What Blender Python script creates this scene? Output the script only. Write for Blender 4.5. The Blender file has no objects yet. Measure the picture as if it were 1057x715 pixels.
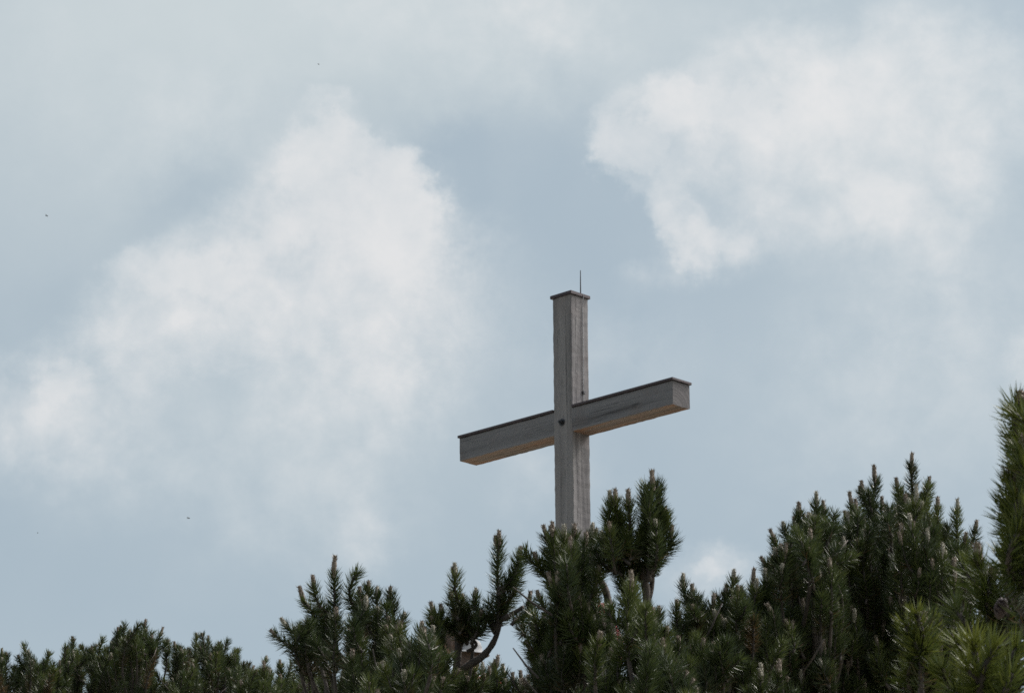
import bpy, bmesh, math, random
import numpy as np
from mathutils import Vector, Matrix, Euler

random.seed(11)
rng = np.random.default_rng(11)
S = bpy.context.scene
COL = S.collection
R = math.radians

# ------------------------------------------------------------------ camera
PW, PH, FPX = 1057.0, 715.0, 3500.0
PITCH, ROLL = 0.30211, 0.00689
CAM = Vector((0, 0, 1.6))
cam = bpy.data.cameras.new('camera')
cam.sensor_width = 36.0
cam.lens = 36.0 * FPX / PW
cam.clip_start = 0.2
cam.clip_end = 20000
cam.dof.use_dof = True
cam.dof.focus_distance = 30.0
cam.dof.aperture_fstop = 60.0
camo = bpy.data.objects.new('camera', cam)
COL.objects.link(camo)
CROT = Matrix.Rotation(math.pi / 2 + PITCH, 3, 'X') @ Matrix.Rotation(-ROLL, 3, 'Z')
camo.matrix_world = Matrix.Translation(CAM) @ CROT.to_4x4()
S.camera = camo
C_R, C_U, C_F = CROT.col[0].copy(), CROT.col[1].copy(), -CROT.col[2].copy()


def at(px, py, depth):
    """point of the place seen at photograph pixel px, py, depth metres away along the view"""
    u = (px - PW / 2) / FPX
    v = (PH / 2 - py) / FPX
    return CAM + (C_F + C_R * u + C_U * v) * depth


# ------------------------------------------------------------------ colour management
S.view_settings.view_transform = 'Standard'
S.view_settings.look = 'None'
S.view_settings.gamma = 1.0
S.view_settings.use_curve_mapping = False
S.view_settings.exposure = 0.12
S.render.engine = 'CYCLES'
S.cycles.filter_width = 1.6
S.cycles.max_bounces = 6
S.cycles.transparent_max_bounces = 4
S.cycles.use_denoising = False

# ------------------------------------------------------------------ sun and sky
SUN_EL, SUN_AZ = R(50), R(57)          # azimuth from +Y (view direction) towards +X
sd = Vector((math.sin(SUN_AZ) * math.cos(SUN_EL), math.cos(SUN_AZ) * math.cos(SUN_EL), math.sin(SUN_EL)))
sun = bpy.data.lights.new('sun', 'SUN')
sun.energy = 2.2
sun.angle = R(0.6)
sun.color = (1.0, 0.95, 0.87)
suno = bpy.data.objects.new('sun', sun)
COL.objects.link(suno)
suno.rotation_euler = (-sd).to_track_quat('-Z', 'Y').to_euler()
suno.location = (20, 40, 60)

W = bpy.data.worlds.new('World')
S.world = W
W.use_nodes = True
nt = W.node_tree
nt.nodes.clear()


class NT:
    """small helper for building node trees"""
    def __init__(self, tree):
        self.t = tree

    def n(self, kind, ins=None, **props):
        nd = self.t.nodes.new(kind)
        for k, v in props.items():
            setattr(nd, k, v)
        for k, v in (ins or {}).items():
            if isinstance(v, bpy.types.NodeSocket):
                self.t.links.new(v, nd.inputs[k])
            else:
                nd.inputs[k].default_value = v
        return nd

    def m(self, op, a, b=0.0, c=0.0, clamp=False):
        nd = self.n('ShaderNodeMath', {0: a, 1: b, 2: c}, operation=op, use_clamp=clamp)
        return nd.outputs[0]

    def vm(self, op, a, b=(0, 0, 0)):
        nd = self.n('ShaderNodeVectorMath', {0: a, 1: b}, operation=op)
        return nd.outputs['Value'] if op == 'DOT_PRODUCT' else nd.outputs['Vector']

    def noise(self, vec, scale, detail=6, rough=0.55, dist=0.0, colour=False):
        nd = self.n('ShaderNodeTexNoise', {'Vector': vec, 'Scale': scale, 'Detail': detail, 'Roughness': rough, 'Distortion': dist})
        return nd.outputs['Color'] if colour else nd.outputs[0]

    def ramp(self, fac, stops):
        nd = self.n('ShaderNodeValToRGB', {'Fac': fac})
        e = nd.color_ramp.elements
        while len(e) < len(stops):
            e.new(0.5)
        for el, (p, c) in zip(e, stops):
            el.position = p
            el.color = (*c, 1)
        return nd.outputs['Color']

    def mix(self, fac, a, b):
        nd = self.n('ShaderNodeMix', data_type='RGBA')
        for s, v in ((nd.inputs[0], fac), (nd.inputs[6], a), (nd.inputs[7], b)):
            if isinstance(v, bpy.types.NodeSocket):
                self.t.links.new(v, s)
            else:
                s.default_value = v if not isinstance(v, tuple) or len(v) == 4 else (*v, 1)
        return nd.outputs[2]


g = NT(nt)
sky = g.n('ShaderNodeTexSky', sky_type='NISHITA', sun_disc=False)
sky.sun_elevation = SUN_EL
sky.sun_rotation = SUN_AZ
sky.air_density = 1.0
sky.dust_density = 1.5
sky.ozone_density = 1.0
D = g.n('ShaderNodeTexCoord').outputs['Generated']
# clouds are laid out on the celestial sphere around a fixed bearing
wz = g.m('MAXIMUM', g.vm('DOT_PRODUCT', D, tuple(C_F)), 0.05)
wu = g.m('DIVIDE', g.vm('DOT_PRODUCT', D, tuple(C_R)), wz)
wv = g.m('DIVIDE', g.vm('DOT_PRODUCT', D, tuple(C_U)), wz)
K = FPX / 100.0                       # one unit = 100 photo pixels, about 1.6 degrees of sky
P0 = g.n('ShaderNodeCombineXYZ', {0: g.m('MULTIPLY', wu, K), 1: g.m('MULTIPLY', wv, K), 2: 0.0}).outputs[0]
w1 = g.vm('SUBTRACT', g.noise(P0, 0.55, 3, 0.5, colour=True), (0.5, 0.5, 0.5))
w2 = g.vm('SUBTRACT', g.noise(P0, 1.9, 6, 0.62, colour=True), (0.5, 0.5, 0.5))
sc1 = g.n('ShaderNodeVectorMath', {0: w1, 'Scale': 0.8}, operation='SCALE').outputs[0]
sc2 = g.n('ShaderNodeVectorMath', {0: w2, 'Scale': 0.75}, operation='SCALE').outputs[0]
P = g.vm('ADD', g.vm('ADD', P0, sc1), sc2)
P = g.vm('MULTIPLY', P, (1, 1, 0))


def blob(px, py, rx, ry, ang, amp, edge):
    mp = g.n('ShaderNodeMapping', {'Vector': P, 'Location': ((px - PW / 2) / 100, (PH / 2 - py) / 100, 0),
                                   'Rotation': (0, 0, R(ang)), 'Scale': (rx / 100, ry / 100, 1)}, vector_type='TEXTURE')
    gr = g.n('ShaderNodeTexGradient', {'Vector': mp.outputs[0]}, gradient_type='SPHERICAL')
    mr = g.n('ShaderNodeMapRange', {'Value': gr.outputs['Fac'], 1: 0.0, 2: edge, 3: 0.0, 4: amp}, interpolation_type='SMOOTHSTEP')
    return mr.outputs[0]


# px, py, rx, ry, angle, strength, edge softness (small = crisp)
CLOUDS = [
    # large bank left of the cross
    (338, 238, 140, 135, 20, .46, .34), (400, 245, 105, 115, 0, .34, .5), (475, 310, 120, 170, 0, .36, 1.0), (428, 200, 46, 55, 0, .36, .28), (250, 285, 195, 110, 25, .40, .5),
    (345, 375, 165, 105, -12, .52, .75), (185, 300, 115, 70, 20, .32, .5), (95, 385, 200, 75, 18, .46, .7), (50, 430, 150, 90, 10, .30, .9),
    (330, 470, 160, 120, -35, .38, .9), (150, 465, 200, 110, 0, .32, 1.0), (425, 345, 100, 170, 0, .34, .7), (250, 540, 180, 70, -15, .22, 1.0),
    (370, 545, 60, 55, 0, .36, .9), (333, 148, 55, 52, 0, .34, .3), (390, 385, 70, 60, 0, .38, .9), (205, 288, 60, 42, 20, .34, .9), (140, 275, 40, 30, 30, .28, .6),
    # bright cloud upper right
    (815, 105, 195, 112, 8, .46, .6), (670, 145, 62, 90, 25, .46, .3), (880, 175, 200, 150, 0, .48, .7), (850, 55, 200, 85, -6, .36, .8),
    (738, 250, 105, 50, 22, .46, .9), (680, 275, 70, 30, 15, .22, .9), (955, 100, 150, 150, 0, .40, .6), (702, 225, 36, 80, 28, .42, .5), (945, 250, 80, 70, 0, .32, .8),
    (705, 92, 60, 48, 20, .40, .6), (905, 200, 80, 60, 0, .34, .8), (870, 120, 90, 70, 15, .3, .8), (755, 165, 100, 80, 0, .32, .9), (800, 235, 110, 50, 10, .22, 1.0),
    # pale veil along the top and left
    (480, 20, 300, 110, -8, .38, .9), (100, 50, 380, 190, 0, .16, 1.0), (570, 10, 110, 80, 30, .36, .8), (200, 120, 200, 90, 20, .22, 1.0),
    (1000, 120, 160, 200, 0, .2, 1.0),
    # small puff behind the pines, wisps at the right edge
    (738, 592, 90, 48, 10, .50, .8), (1070, 370, 45, 50, 0, .5, .8), (980, 320, 240, 110, 10, .30, 1.0), (940, 430, 260, 150, 0, .26, 1.0),
    (560, 480, 120, 80, 0, .28, 1.0), (640, 360, 140, 90, 0, .2, 1.0),
]
trans = None
for c in CLOUDS:
    t = g.m('SUBTRACT', 1.0, blob(*c))
    trans = t if trans is None else g.m('MULTIPLY', trans, t)
dens = g.m('SUBTRACT', 1.0, trans)
thin = None                            # even high veil above the clouds
for c in [(260, 0, 600, 260, 0, .95, .9), (60, 150, 330, 290, 0, .55, 1.0), (620, 10, 330, 150, 0, .55, 1.0), (900, 110, 360, 260, 0, .60, 1.0),
          (970, 400, 380, 260, 0, .34, 1.0), (300, 420, 420, 260, 0, .40, 1.0)]:
    t = g.m('SUBTRACT', 1.0, blob(*c))
    thin = t if thin is None else g.m('MULTIPLY', thin, t)
thin = g.m('SUBTRACT', 1.0, thin)
for c in [(474, 170, 60, 70, 20, .85, .8), (575, 215, 80, 160, 0, .30, 1.0), (195, 200, 110, 50, 35, .45, 1.0), (60, 310, 90, 90, 0, .4, 1.0), (1050, 15, 60, 60, 0, .6, 1.0)]:
    thin = g.m('MULTIPLY', thin, g.m('SUBTRACT', 1.0, blob(*c)))
# gaps where the air behind shows bluer
for c in [(474, 170, 48, 60, 20, .80, .6), (560, 215, 80, 150, 0, .38, 1.0), (195, 200, 110, 50, 35, .42, 1.0), (60, 300, 90, 90, 0, .35, 1.0),
          (1050, 15, 60, 60, 0, .5, 1.0), (120, 600, 360, 140, 0, .6, 1.0), (390, 120, 60, 22, -15, .5, .9)]:
    dens = g.m('MULTIPLY', dens, g.m('SUBTRACT', 1.0, blob(*c)))
# lumpy structure: strongest where the cloud thins out
f1 = g.noise(P0, 1.8, 10, 0.60, 0.15)
f2 = g.noise(P0, 0.75, 4, 0.5)
edge = g.m('MULTIPLY', g.m('MULTIPLY', dens, g.m('SUBTRACT', 1.0, dens)), g.m('MULTIPLY', g.m('SUBTRACT', f1, 0.5), 4.4))
body = g.m('MULTIPLY', dens, g.m('ADD', g.m('MULTIPLY', g.m('SUBTRACT', f2, 0.5), 0.6), g.m('MULTIPLY', g.m('SUBTRACT', f1, 0.5), 0.34)))
dens = g.m('ADD', g.m('ADD', dens, edge), g.m('ADD', body, g.m('MULTIPLY', g.m('SUBTRACT', f2, 0.45), 0.25)), clamp=True)
# crisp billowing rims, torn by fine turbulence
f3 = g.noise(P0, 2.3, 11, 0.60)
bil = None
for c in [(392, 215, 95, 75, -25, .85, 1.0), (338, 155, 85, 65, 10, .90, 1.0), (415, 185, 70, 55, -20, .80, 1.0), (430, 270, 80, 85, 0, .70, 1.0), (300, 230, 110, 75, 25, .70, 1.0),
          (205, 290, 110, 55, 25, .75, 1.0), (60, 395, 120, 50, 15, .70, 1.0), (340, 370, 110, 60, -10, .55, 1.0), (415, 400, 60, 90, -20, .5, 1.0),
          (650, 150, 62, 62, 10, .85, 1.0), (690, 105, 70, 55, 25, .80, 1.0), (700, 240, 50, 75, 25, .62, 1.0), (755, 245, 90, 40, 20, .55, 1.0),
          (840, 110, 150, 95, 10, .70, 1.0), (760, 120, 90, 60, 10, .55, 1.0), (900, 195, 100, 60, 0, .60, 1.0), (735, 585, 60, 32, 10, .6, 1.0)]:
    t = g.m('SUBTRACT', 1.0, blob(*c))
    bil = t if bil is None else g.m('MULTIPLY', bil, t)
bil = g.m('SUBTRACT', 1.0, bil)
rim = g.n('ShaderNodeMapRange', {'Value': g.m('ADD', bil, g.m('MULTIPLY', g.m('SUBTRACT', f3, 0.5), 1.6)), 1: 0.28, 2: 0.62, 3: 0.0, 4: 1.0}, interpolation_type='SMOOTHSTEP').outputs[0]
rim = g.m('MULTIPLY', rim, g.m('MULTIPLY', bil, 0.62))
dens = g.m('SUBTRACT', 1.0, g.m('MULTIPLY', g.m('SUBTRACT', 1.0, g.m('MULTIPLY', dens, 0.92)), g.m('SUBTRACT', 1.0, rim)), clamp=True)
# everywhere else in the sky: broken cloud of the same kind
other = g.noise(D, 3.2, 7, 0.55)
other = g.n('ShaderNodeMapRange', {'Value': other, 1: 0.44, 2: 0.72, 3: 0.0, 4: 0.6}, interpolation_type='SMOOTHSTEP').outputs[0]
front = g.n('ShaderNodeMapRange', {'Value': g.vm('DOT_PRODUCT', D, tuple(C_F)), 1: 0.93, 2: 0.97, 3: 0.0, 4: 1.0}).outputs[0]
dens = g.m('ADD', g.m('MULTIPLY', dens, front), g.m('MULTIPLY', other, g.m('SUBTRACT', 1.0, front)))
bg_sky = g.n('ShaderNodeBackground', {'Color': sky.outputs[0], 'Strength': 0.085})
bg_veil = g.n('ShaderNodeBackground', {'Color': (0.402, 0.484, 0.535, 1), 'Strength': 1.0})
ms = g.n('ShaderNodeMixShader', {0: 0.80, 1: bg_sky.outputs[0], 2: bg_veil.outputs[0]})
ccol = g.mix(dens, (0.58, 0.64, 0.67), (0.72, 0.722, 0.728))
bg_cloud = g.n('ShaderNodeBackground', {'Color': ccol, 'Strength': 1.0})
bg_thin = g.n('ShaderNodeBackground', {'Color': (0.54, 0.60, 0.625, 1), 'Strength': 1.0})
mt = g.n('ShaderNodeMixShader', {0: thin, 1: ms.outputs[0], 2: bg_thin.outputs[0]})
ms2 = g.n('ShaderNodeMixShader', {0: dens, 1: mt.outputs[0], 2: bg_cloud.outputs[0]})
# out-of-frame sky glow, added beside the sun to light the post's right face
fill_glow = g.m('POWER', g.m('MAXIMUM', g.vm('DOT_PRODUCT', D, (math.sin(R(68)) * math.cos(SUN_EL), math.cos(R(68)) * math.cos(SUN_EL), math.sin(SUN_EL))), 0.0), 11.0)
bg_fill_glow = g.n('ShaderNodeBackground', {'Color': (1.0, 0.97, 0.92, 1), 'Strength': g.m('MULTIPLY', fill_glow, 10.0)})
addw = g.n('ShaderNodeAddShader', {0: ms2.outputs[0], 1: bg_fill_glow.outputs[0]})
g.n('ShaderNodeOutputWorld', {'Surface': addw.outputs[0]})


# ------------------------------------------------------------------ helpers
def tag(o, label=None, cat=None, group=None, kind=None):
    if label: o['label'] = label
    if cat: o['category'] = cat
    if group: o['group'] = group
    if kind: o['kind'] = kind
    return o


def empty(name, loc):
    o = bpy.data.objects.new(name, None)
    o.empty_display_size = 0.2
    COL.objects.link(o)
    o.location = loc
    return o


def link(name, me, mat, parent=None, smooth=False):
    o = bpy.data.objects.new(name, me)
    if mat is not None and not me.materials:
        me.materials.append(mat)
    if smooth:
        me.shade_smooth()
    COL.objects.link(o)
    if parent is not None:
        o.parent = parent
    return o


def pydata(name, v, f):
    me = bpy.data.meshes.new(name)
    me.from_pydata([tuple(x) for x in v], [], f)
    me.update()
    return me


def material(name):
    m = bpy.data.materials.new(name)
    m.use_nodes = True
    m.node_tree.nodes.clear()
    q = NT(m.node_tree)
    b = q.n('ShaderNodeBsdfPrincipled')
    q.n('ShaderNodeOutputMaterial', {'Surface': b.outputs[0]})
    return m, q, b


def put(q, b, **kw):
    for k, v in kw.items():
        k = k.replace('_', ' ')
        s = b.inputs[k]
        if isinstance(v, bpy.types.NodeSocket):
            q.t.links.new(v, s)
        else:
            s.default_value = (*v, 1) if isinstance(v, tuple) and len(v) == 3 and s.type == 'RGBA' else v


def plain(name, c1, c2, scale=8, rough=0.7, metal=0.0, bump=0.0):
    m, q, b = material(name)
    co = q.n('ShaderNodeTexCoord').outputs['Object']
    nz = q.noise(co, scale, 5, 0.6)
    put(q, b, Base_Color=q.ramp(nz, [(0.3, c1), (0.7, c2)]), Roughness=rough, Metallic=metal)
    if bump:
        bp = q.n('ShaderNodeBump', {'Height': nz, 'Strength': bump, 'Distance': 0.02})
        put(q, b, Normal=bp.outputs[0])
    return m


def wood(name, axis, base, dark, warm, warm_below=False):
    """weathered timber, grain running along the given local axis"""
    m, q, b = material(name)
    co = q.n('ShaderNodeTexCoord').outputs['Object']
    st = {'x': (0.35, 9, 9), 'z': (9, 9, 0.35)}[axis]
    v = q.vm('MULTIPLY', co, st)
    st2 = {'x': (1.2, 60, 60), 'z': (60, 60, 1.2)}[axis]
    v2 = q.vm('MULTIPLY', co, st2)
    broad = q.noise(v, 1.0, 5, 0.6, 0.4)
    fine = q.noise(v2, 1.0, 4, 0.65, 0.6)
    blot = q.noise(co, 2.2, 5, 0.6)
    c = q.ramp(broad, [(0.28, dark), (0.47, base), (0.66, tuple(min(1, x * 1.22) for x in base))])
    c = q.mix(q.m('MULTIPLY', q.n('ShaderNodeMapRange', {'Value': blot, 1: 0.5, 2: 0.75}).outputs[0], 0.55), c, warm)
    crack = q.n('ShaderNodeMapRange', {'Value': fine, 1: 0.30, 2: 0.42, 3: 0.38, 4: 1.0}).outputs[0]
    mul = q.n('ShaderNodeMix', data_type='RGBA', blend_type='MULTIPLY')
    mul.inputs[0].default_value = 0.85
    q.t.links.new(c, mul.inputs[6])
    cc = q.n('ShaderNodeCombineColor', {0: crack, 1: crack, 2: crack}).outputs[0]
    q.t.links.new(cc, mul.inputs[7])
    c = mul.outputs[2]
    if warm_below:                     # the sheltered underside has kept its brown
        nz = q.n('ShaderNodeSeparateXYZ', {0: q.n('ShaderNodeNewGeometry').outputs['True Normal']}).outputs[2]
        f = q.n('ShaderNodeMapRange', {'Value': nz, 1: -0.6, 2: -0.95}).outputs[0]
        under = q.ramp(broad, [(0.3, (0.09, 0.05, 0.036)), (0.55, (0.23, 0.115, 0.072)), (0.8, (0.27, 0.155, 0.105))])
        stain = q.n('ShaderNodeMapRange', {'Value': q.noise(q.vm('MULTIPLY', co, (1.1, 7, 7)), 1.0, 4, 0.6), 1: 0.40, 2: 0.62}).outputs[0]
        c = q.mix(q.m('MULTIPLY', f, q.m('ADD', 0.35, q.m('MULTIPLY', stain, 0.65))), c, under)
        ex = q.m('GREATER_THAN', q.m('ABSOLUTE', q.n('ShaderNodeSeparateXYZ', {0: co}).outputs[0]), BL - 0.004)
        rr = q.n('ShaderNodeVectorMath', {0: q.vm('SUBTRACT', co, (BL, -0.13, HT + BB - 0.06))}, operation='LENGTH').outputs['Value']
        ringn = q.noise(q.n('ShaderNodeCombineXYZ', {0: q.m('MULTIPLY', rr, 90), 1: q.m('MULTIPLY', blot, 3), 2: 0.0}).outputs[0], 1.0, 3, 0.6)
        c = q.mix(ex, c, q.ramp(ringn, [(0.3, (0.045, 0.042, 0.046)), (0.7, (0.125, 0.115, 0.12))]))
    kn = q.n('ShaderNodeTexVoronoi', {'Vector': q.vm('MULTIPLY', co, {'x': (1.3, 5.5, 5.5), 'z': (5.5, 5.5, 1.3)}[axis]), 'Scale': 1.0, 'Randomness': 1.0}).outputs['Distance']
    c = q.mix(q.n('ShaderNodeMapRange', {'Value': kn, 1: 0.03, 2: 0.13, 3: 0.75, 4: 0.0}).outputs[0], c, dark)
    h = q.m('ADD', q.m('MULTIPLY', broad, 0.5), q.m('MULTIPLY', crack, 0.5))
    bp = q.n('ShaderNodeBump', {'Height': h, 'Strength': 0.35, 'Distance': 0.01})
    put(q, b, Base_Color=c, Roughness=0.78, Normal=bp.outputs[0], Specular_IOR_Level=0.3)
    return m


# ------------------------------------------------------------------ ground
GY = [-3000, -300, -60, -10, 0, 4, 9, 17, 25, 31, 36, 39, 45, 60, 100, 300, 1000, 6000]
GZ = [-400, -60, -13, -1.9, 0, 0.75, 1.95, 3.6, 5.2, 6.3, 8.2, 8.65, 8.5, 6.0, -8, -90, -300, -420]


def ground_z(x, y):
    z = float(np.interp(y, GY, GZ))
    ax = abs(x)
    side = 0.05 * ax if x < 0 else 0.02 * ax
    if ax > 25:
        side += (ax - 25) * 0.25
    z -= min(side, 380)
    return z + 0.10 * math.sin(x * 1.3 + y * 0.4) * math.sin(y * 0.9 - x * 0.3)


def axis_vals(lim):
    v, s, x = [0.0], 0.7, 0.0
    while x < lim:
        x += s
        if x > 50: s *= 1.35
        v.append(x)
    return v


xs = axis_vals(6000); xs = [-x for x in reversed(xs[1:])] + xs
ys = axis_vals(6000); ys = [-y for y in reversed(ys[1:])] + ys
gv = [(x, y, max(ground_z(x, y), -430)) for y in ys for x in xs]
nx = len(xs)
gf = [(j * nx + i, j * nx + i + 1, (j + 1) * nx + i + 1, (j + 1) * nx + i) for j in range(len(ys) - 1) for i in range(nx - 1)]
gm, q, b = material('alpine_turf_and_stone')
co = q.n('ShaderNodeTexCoord').outputs['Object']
n1 = q.noise(co, 0.9, 6, 0.6)
n2 = q.noise(co, 14, 6, 0.7)
turf = q.ramp(n2, [(0.3, (0.045, 0.06, 0.02)), (0.7, (0.13, 0.14, 0.05))])
rock = q.ramp(n2, [(0.3, (0.20, 0.18, 0.15)), (0.7, (0.40, 0.37, 0.32))])
put(q, b, Base_Color=q.mix(q.n('ShaderNodeMapRange', {'Value': n1, 1: 0.44, 2: 0.54}).outputs[0], turf, rock), Roughness=0.95,
    Normal=q.n('ShaderNodeBump', {'Height': n2, 'Strength': 0.6, 'Distance': 0.05}).outputs[0])
tag(link('ground', pydata('ground', gv, gf), gm, smooth=True), kind='structure')

# ------------------------------------------------------------------ the cross
CX, CY, CZ, YAW = 0.69861, 38.5037, 12.5815 + 1.6, 0.76694
PW2 = 0.15                                     # half the post's side
BL, BT, BB = 1.72, -1.404, -1.691              # half beam length, beam top and bottom below the post top
base_z = ground_z(CX, CY)
cross = empty('summit_cross', (CX, CY, base_z))
cross.rotation_euler.z = -YAW                  # local +x runs along the beam towards the viewer's right, local -y faces the viewer's left
tag(cross, 'tall weathered grey timber cross with dark sheet caps standing above the pines', 'cross')
HT = CZ - base_z                               # post height above ground
M_post = wood('weathered_post_wood', 'z', (0.166, 0.155, 0.160), (0.046, 0.043, 0.049), (0.135, 0.110, 0.108))
M_beam = wood('weathered_beam_wood', 'x', (0.124, 0.120, 0.130), (0.038, 0.036, 0.040), (0.120, 0.098, 0.095), True)
M_cap = plain('dark_sheet_metal', (0.040, 0.030, 0.036), (0.065, 0.048, 0.054), 12, 0.6, 0.3)
M_iron = plain('galvanised_iron', (0.18, 0.18, 0.19), (0.30, 0.30, 0.30), 30, 0.38, 0.9)
M_dark_iron = plain('dark_iron', (0.035, 0.035, 0.04), (0.07, 0.07, 0.075), 40, 0.45, 0.8)


def timber(length, h1, h2, cracks, step=0.06, cham=0.009, wob=0.0022):
    """square-sawn beam along +z from 0 to length with chamfered arrises and drying cracks.
    cracks: (side, offset along the side, start, end, width, depth)"""
    rs = random.Random(5)
    n = max(2, int(length / step))
    cor = [(-h1, -h2), (h1, -h2), (h1, h2), (-h1, h2)]
    rings = []
    for i in range(n + 1):
        z = length * i / n
        ring = []
        for s in range(4):
            a = Vector(cor[s]); bb = Vector(cor[(s + 1) % 4])
            L = (bb - a).length
            d = (bb - a) / L
            nin = Vector((-d.y, d.x))
            ch = cham + rs.uniform(-.003, .004)
            ring.append(a + d * ch)
            for (cs, off, z0, z1, wd, dp) in cracks:
                if cs != s: continue
                t = (z - z0) / (z1 - z0)
                k = math.sin(math.pi * t) ** 0.6 if 0 < t < 1 else 0.0
                k *= 0.8 + 0.4 * rs.random()
                o = L / 2 + off + 0.006 * math.sin(z * 3.1 + s) + rs.uniform(-.0015, .0015)
                w_ = max(0.0004, wd * k / 2)
                ring += [a + d * (o - w_), a + d * o + nin * max(0.0002, dp * k), a + d * (o + w_)]
            ring.append(bb - d * ch)
        rings.append([(p.x + rs.uniform(-wob, wob), p.y + rs.uniform(-wob, wob), z) for p in ring])
    m = len(rings[0])
    v = [p for r in rings for p in r]
    f = [(i * m + j, i * m + (j + 1) % m, (i + 1) * m + (j + 1) % m, (i + 1) * m + j) for i in range(n) for j in range(m)]
    f.append(tuple(reversed(range(m))))
    f.append(tuple(n * m + j for j in range(m)))
    return v, f


def cap_plate(x0, x1, y0, y1, z0, z1, rise=0.008):
    bm = bmesh.new()
    bmesh.ops.create_cube(bm, size=1)
    for vv in bm.verts:
        vv.co = Vector(((x0 + x1) / 2 + vv.co.x * (x1 - x0), (y0 + y1) / 2 + vv.co.y * (y1 - y0), z0 if vv.co.z < 0 else z1))
    bmesh.ops.bevel(bm, geom=bm.edges[:], offset=0.004, segments=2, affect='EDGES')
    me = bpy.data.meshes.new('cap')
    bm.to_mesh(me); bm.free()
    return me


# side 0 faces local -y (the viewer's left), side 1 faces local +x (the viewer's right)
v, f = timber(HT + 0.5, PW2, PW2, [(0, -0.005, -3, HT + 2.6, 0.016, 0.04), (0, -0.05, HT - 4.6, HT - 1.6, 0.004, 0.02),
                                   (0, 0.06, HT - 1.2, HT + 0.4, 0.004, 0.02), (1, 0.04, -3, HT + 2, 0.008, 0.03), (1, -0.07, HT - 3.4, HT - 1.2, 0.003, 0.02)])
post = link('post', pydata('post', [(x, y, z - 0.5) for x, y, z in v], f), M_post, cross)
link('cap', cap_plate(-PW2 - .022, PW2 + .022, -PW2 - .022, PW2 + .022, HT + .002, HT + .042), M_cap, post)

hb = (BT - BB) / 2
zb = HT + (BT + BB) / 2
v, f = timber(2 * BL, hb, PW2 - 0.003, [(0, 0.05, 0.3, 1.5, 0.008, 0.03), (0, -0.04, 1.9, 3.4, 0.010, 0.03), (0, -0.06, 2.2, 3.9, 0.004, 0.02), (1, 0, 0.2, 1.6, 0.004, 0.02)], cham=0.007)
# timber runs along local z: turn it so that it runs along x, its first side facing -y
beam = link('crossbeam', pydata('crossbeam', [(z - BL, y, zb - x) for x, y, z in v], [tuple(reversed(t)) for t in f]), M_beam, cross)
me = beam.data
bm = bmesh.new(); bm.from_mesh(me); bmesh.ops.recalc_face_normals(bm, faces=bm.faces[:]); bm.to_mesh(me); bm.free()
for x0, x1 in ((-BL - .02, -PW2 - .001), (PW2 + .001, BL + .02)):
    link('cap', cap_plate(x0, x1, -PW2 - .02, PW2 + .02, HT + BT + .002, HT + BT + .032), M_cap, beam)


def tube_mesh(name, paths, sides=7):
    """paths: list of (points, radii)"""
    V, F = [], []
    for pts, rad in paths:
        pts = [Vector(p) for p in pts]
        o = len(V)
        ref = Vector((0.31, 0.87, 0.12))
        for i, p in enumerate(pts):
            d = (pts[min(i + 1, len(pts) - 1)] - pts[max(i - 1, 0)]).normalized()
            e1 = d.cross(ref).normalized()
            e2 = d.cross(e1)
            for k in range(sides):
                a = 2 * math.pi * k / sides
                V.append(p + (e1 * math.cos(a) + e2 * math.sin(a)) * rad[i])
        for i in range(len(pts) - 1):
            for k in range(sides):
                F.append((o + i * sides + k, o + i * sides + (k + 1) % sides, o + (i + 1) * sides + (k + 1) % sides, o + (i + 1) * sides + k))
        F.append(tuple(o + k for k in reversed(range(sides))))
        F.append(tuple(o + (len(pts) - 1) * sides + k for k in range(sides)))
    return pydata(name, V, F)


# lightning rod on the cap and its conductor down the right-hand face
rx, ry = PW2 - 0.02, 0.045
rod = link('lightning_rod', tube_mesh('lightning_rod', [([(rx, ry, HT + .03), (rx, ry, HT + .18), (rx + .004, ry - .002, HT + .345)], [.0085, .007, .005]),
                                                        ([(rx, ry, HT + .03), (rx, ry, HT + .05)], [.016, .016])], 8), M_dark_iron, cross)
wx = PW2 + 0.007
wire = [(wx + .018, ry, HT + .03), (wx + .016, ry, HT - .02), (wx, ry, HT - .12), (wx + .002, ry + .004, HT - .6), (wx, ry - .003, HT - 1.1), (wx, ry, HT + BT + .03)]
cond = link('conductor_wire', tube_mesh('conductor_wire', [(wire, [.0032] * 6)], 6), M_iron, cross)
link('clamp', cap_plate(PW2 - .002, PW2 + .02, ry - .018, ry + .018, HT - 1.20, HT - 1.165), M_dark_iron, cond)
# carriage bolt through the joint
bm = bmesh.new()
bmesh.ops.create_cone(bm, cap_ends=True, segments=20, radius1=.034, radius2=.034, depth=.006, matrix=Matrix.Translation((0, 0, .003)))
bmesh.ops.create_cone(bm, cap_ends=True, segments=6, radius1=.023, radius2=.021, depth=.022, matrix=Matrix.Translation((0, 0, .017)))
bmesh.ops.create_cone(bm, cap_ends=True, segments=12, radius1=.011, radius2=.009, depth=.018, matrix=Matrix.Translation((0, 0, .037)))
me = bpy.data.meshes.new('bolt'); bm.to_mesh(me); bm.free()
bolt = link('bolt', me, M_dark_iron, cross)
bolt.location = (-0.012, -PW2 - 0.001, HT - 1.553)
bolt.rotation_euler = (R(90), 0, 0)
bolt.scale = (1.25, 1.25, 1.4)


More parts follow.
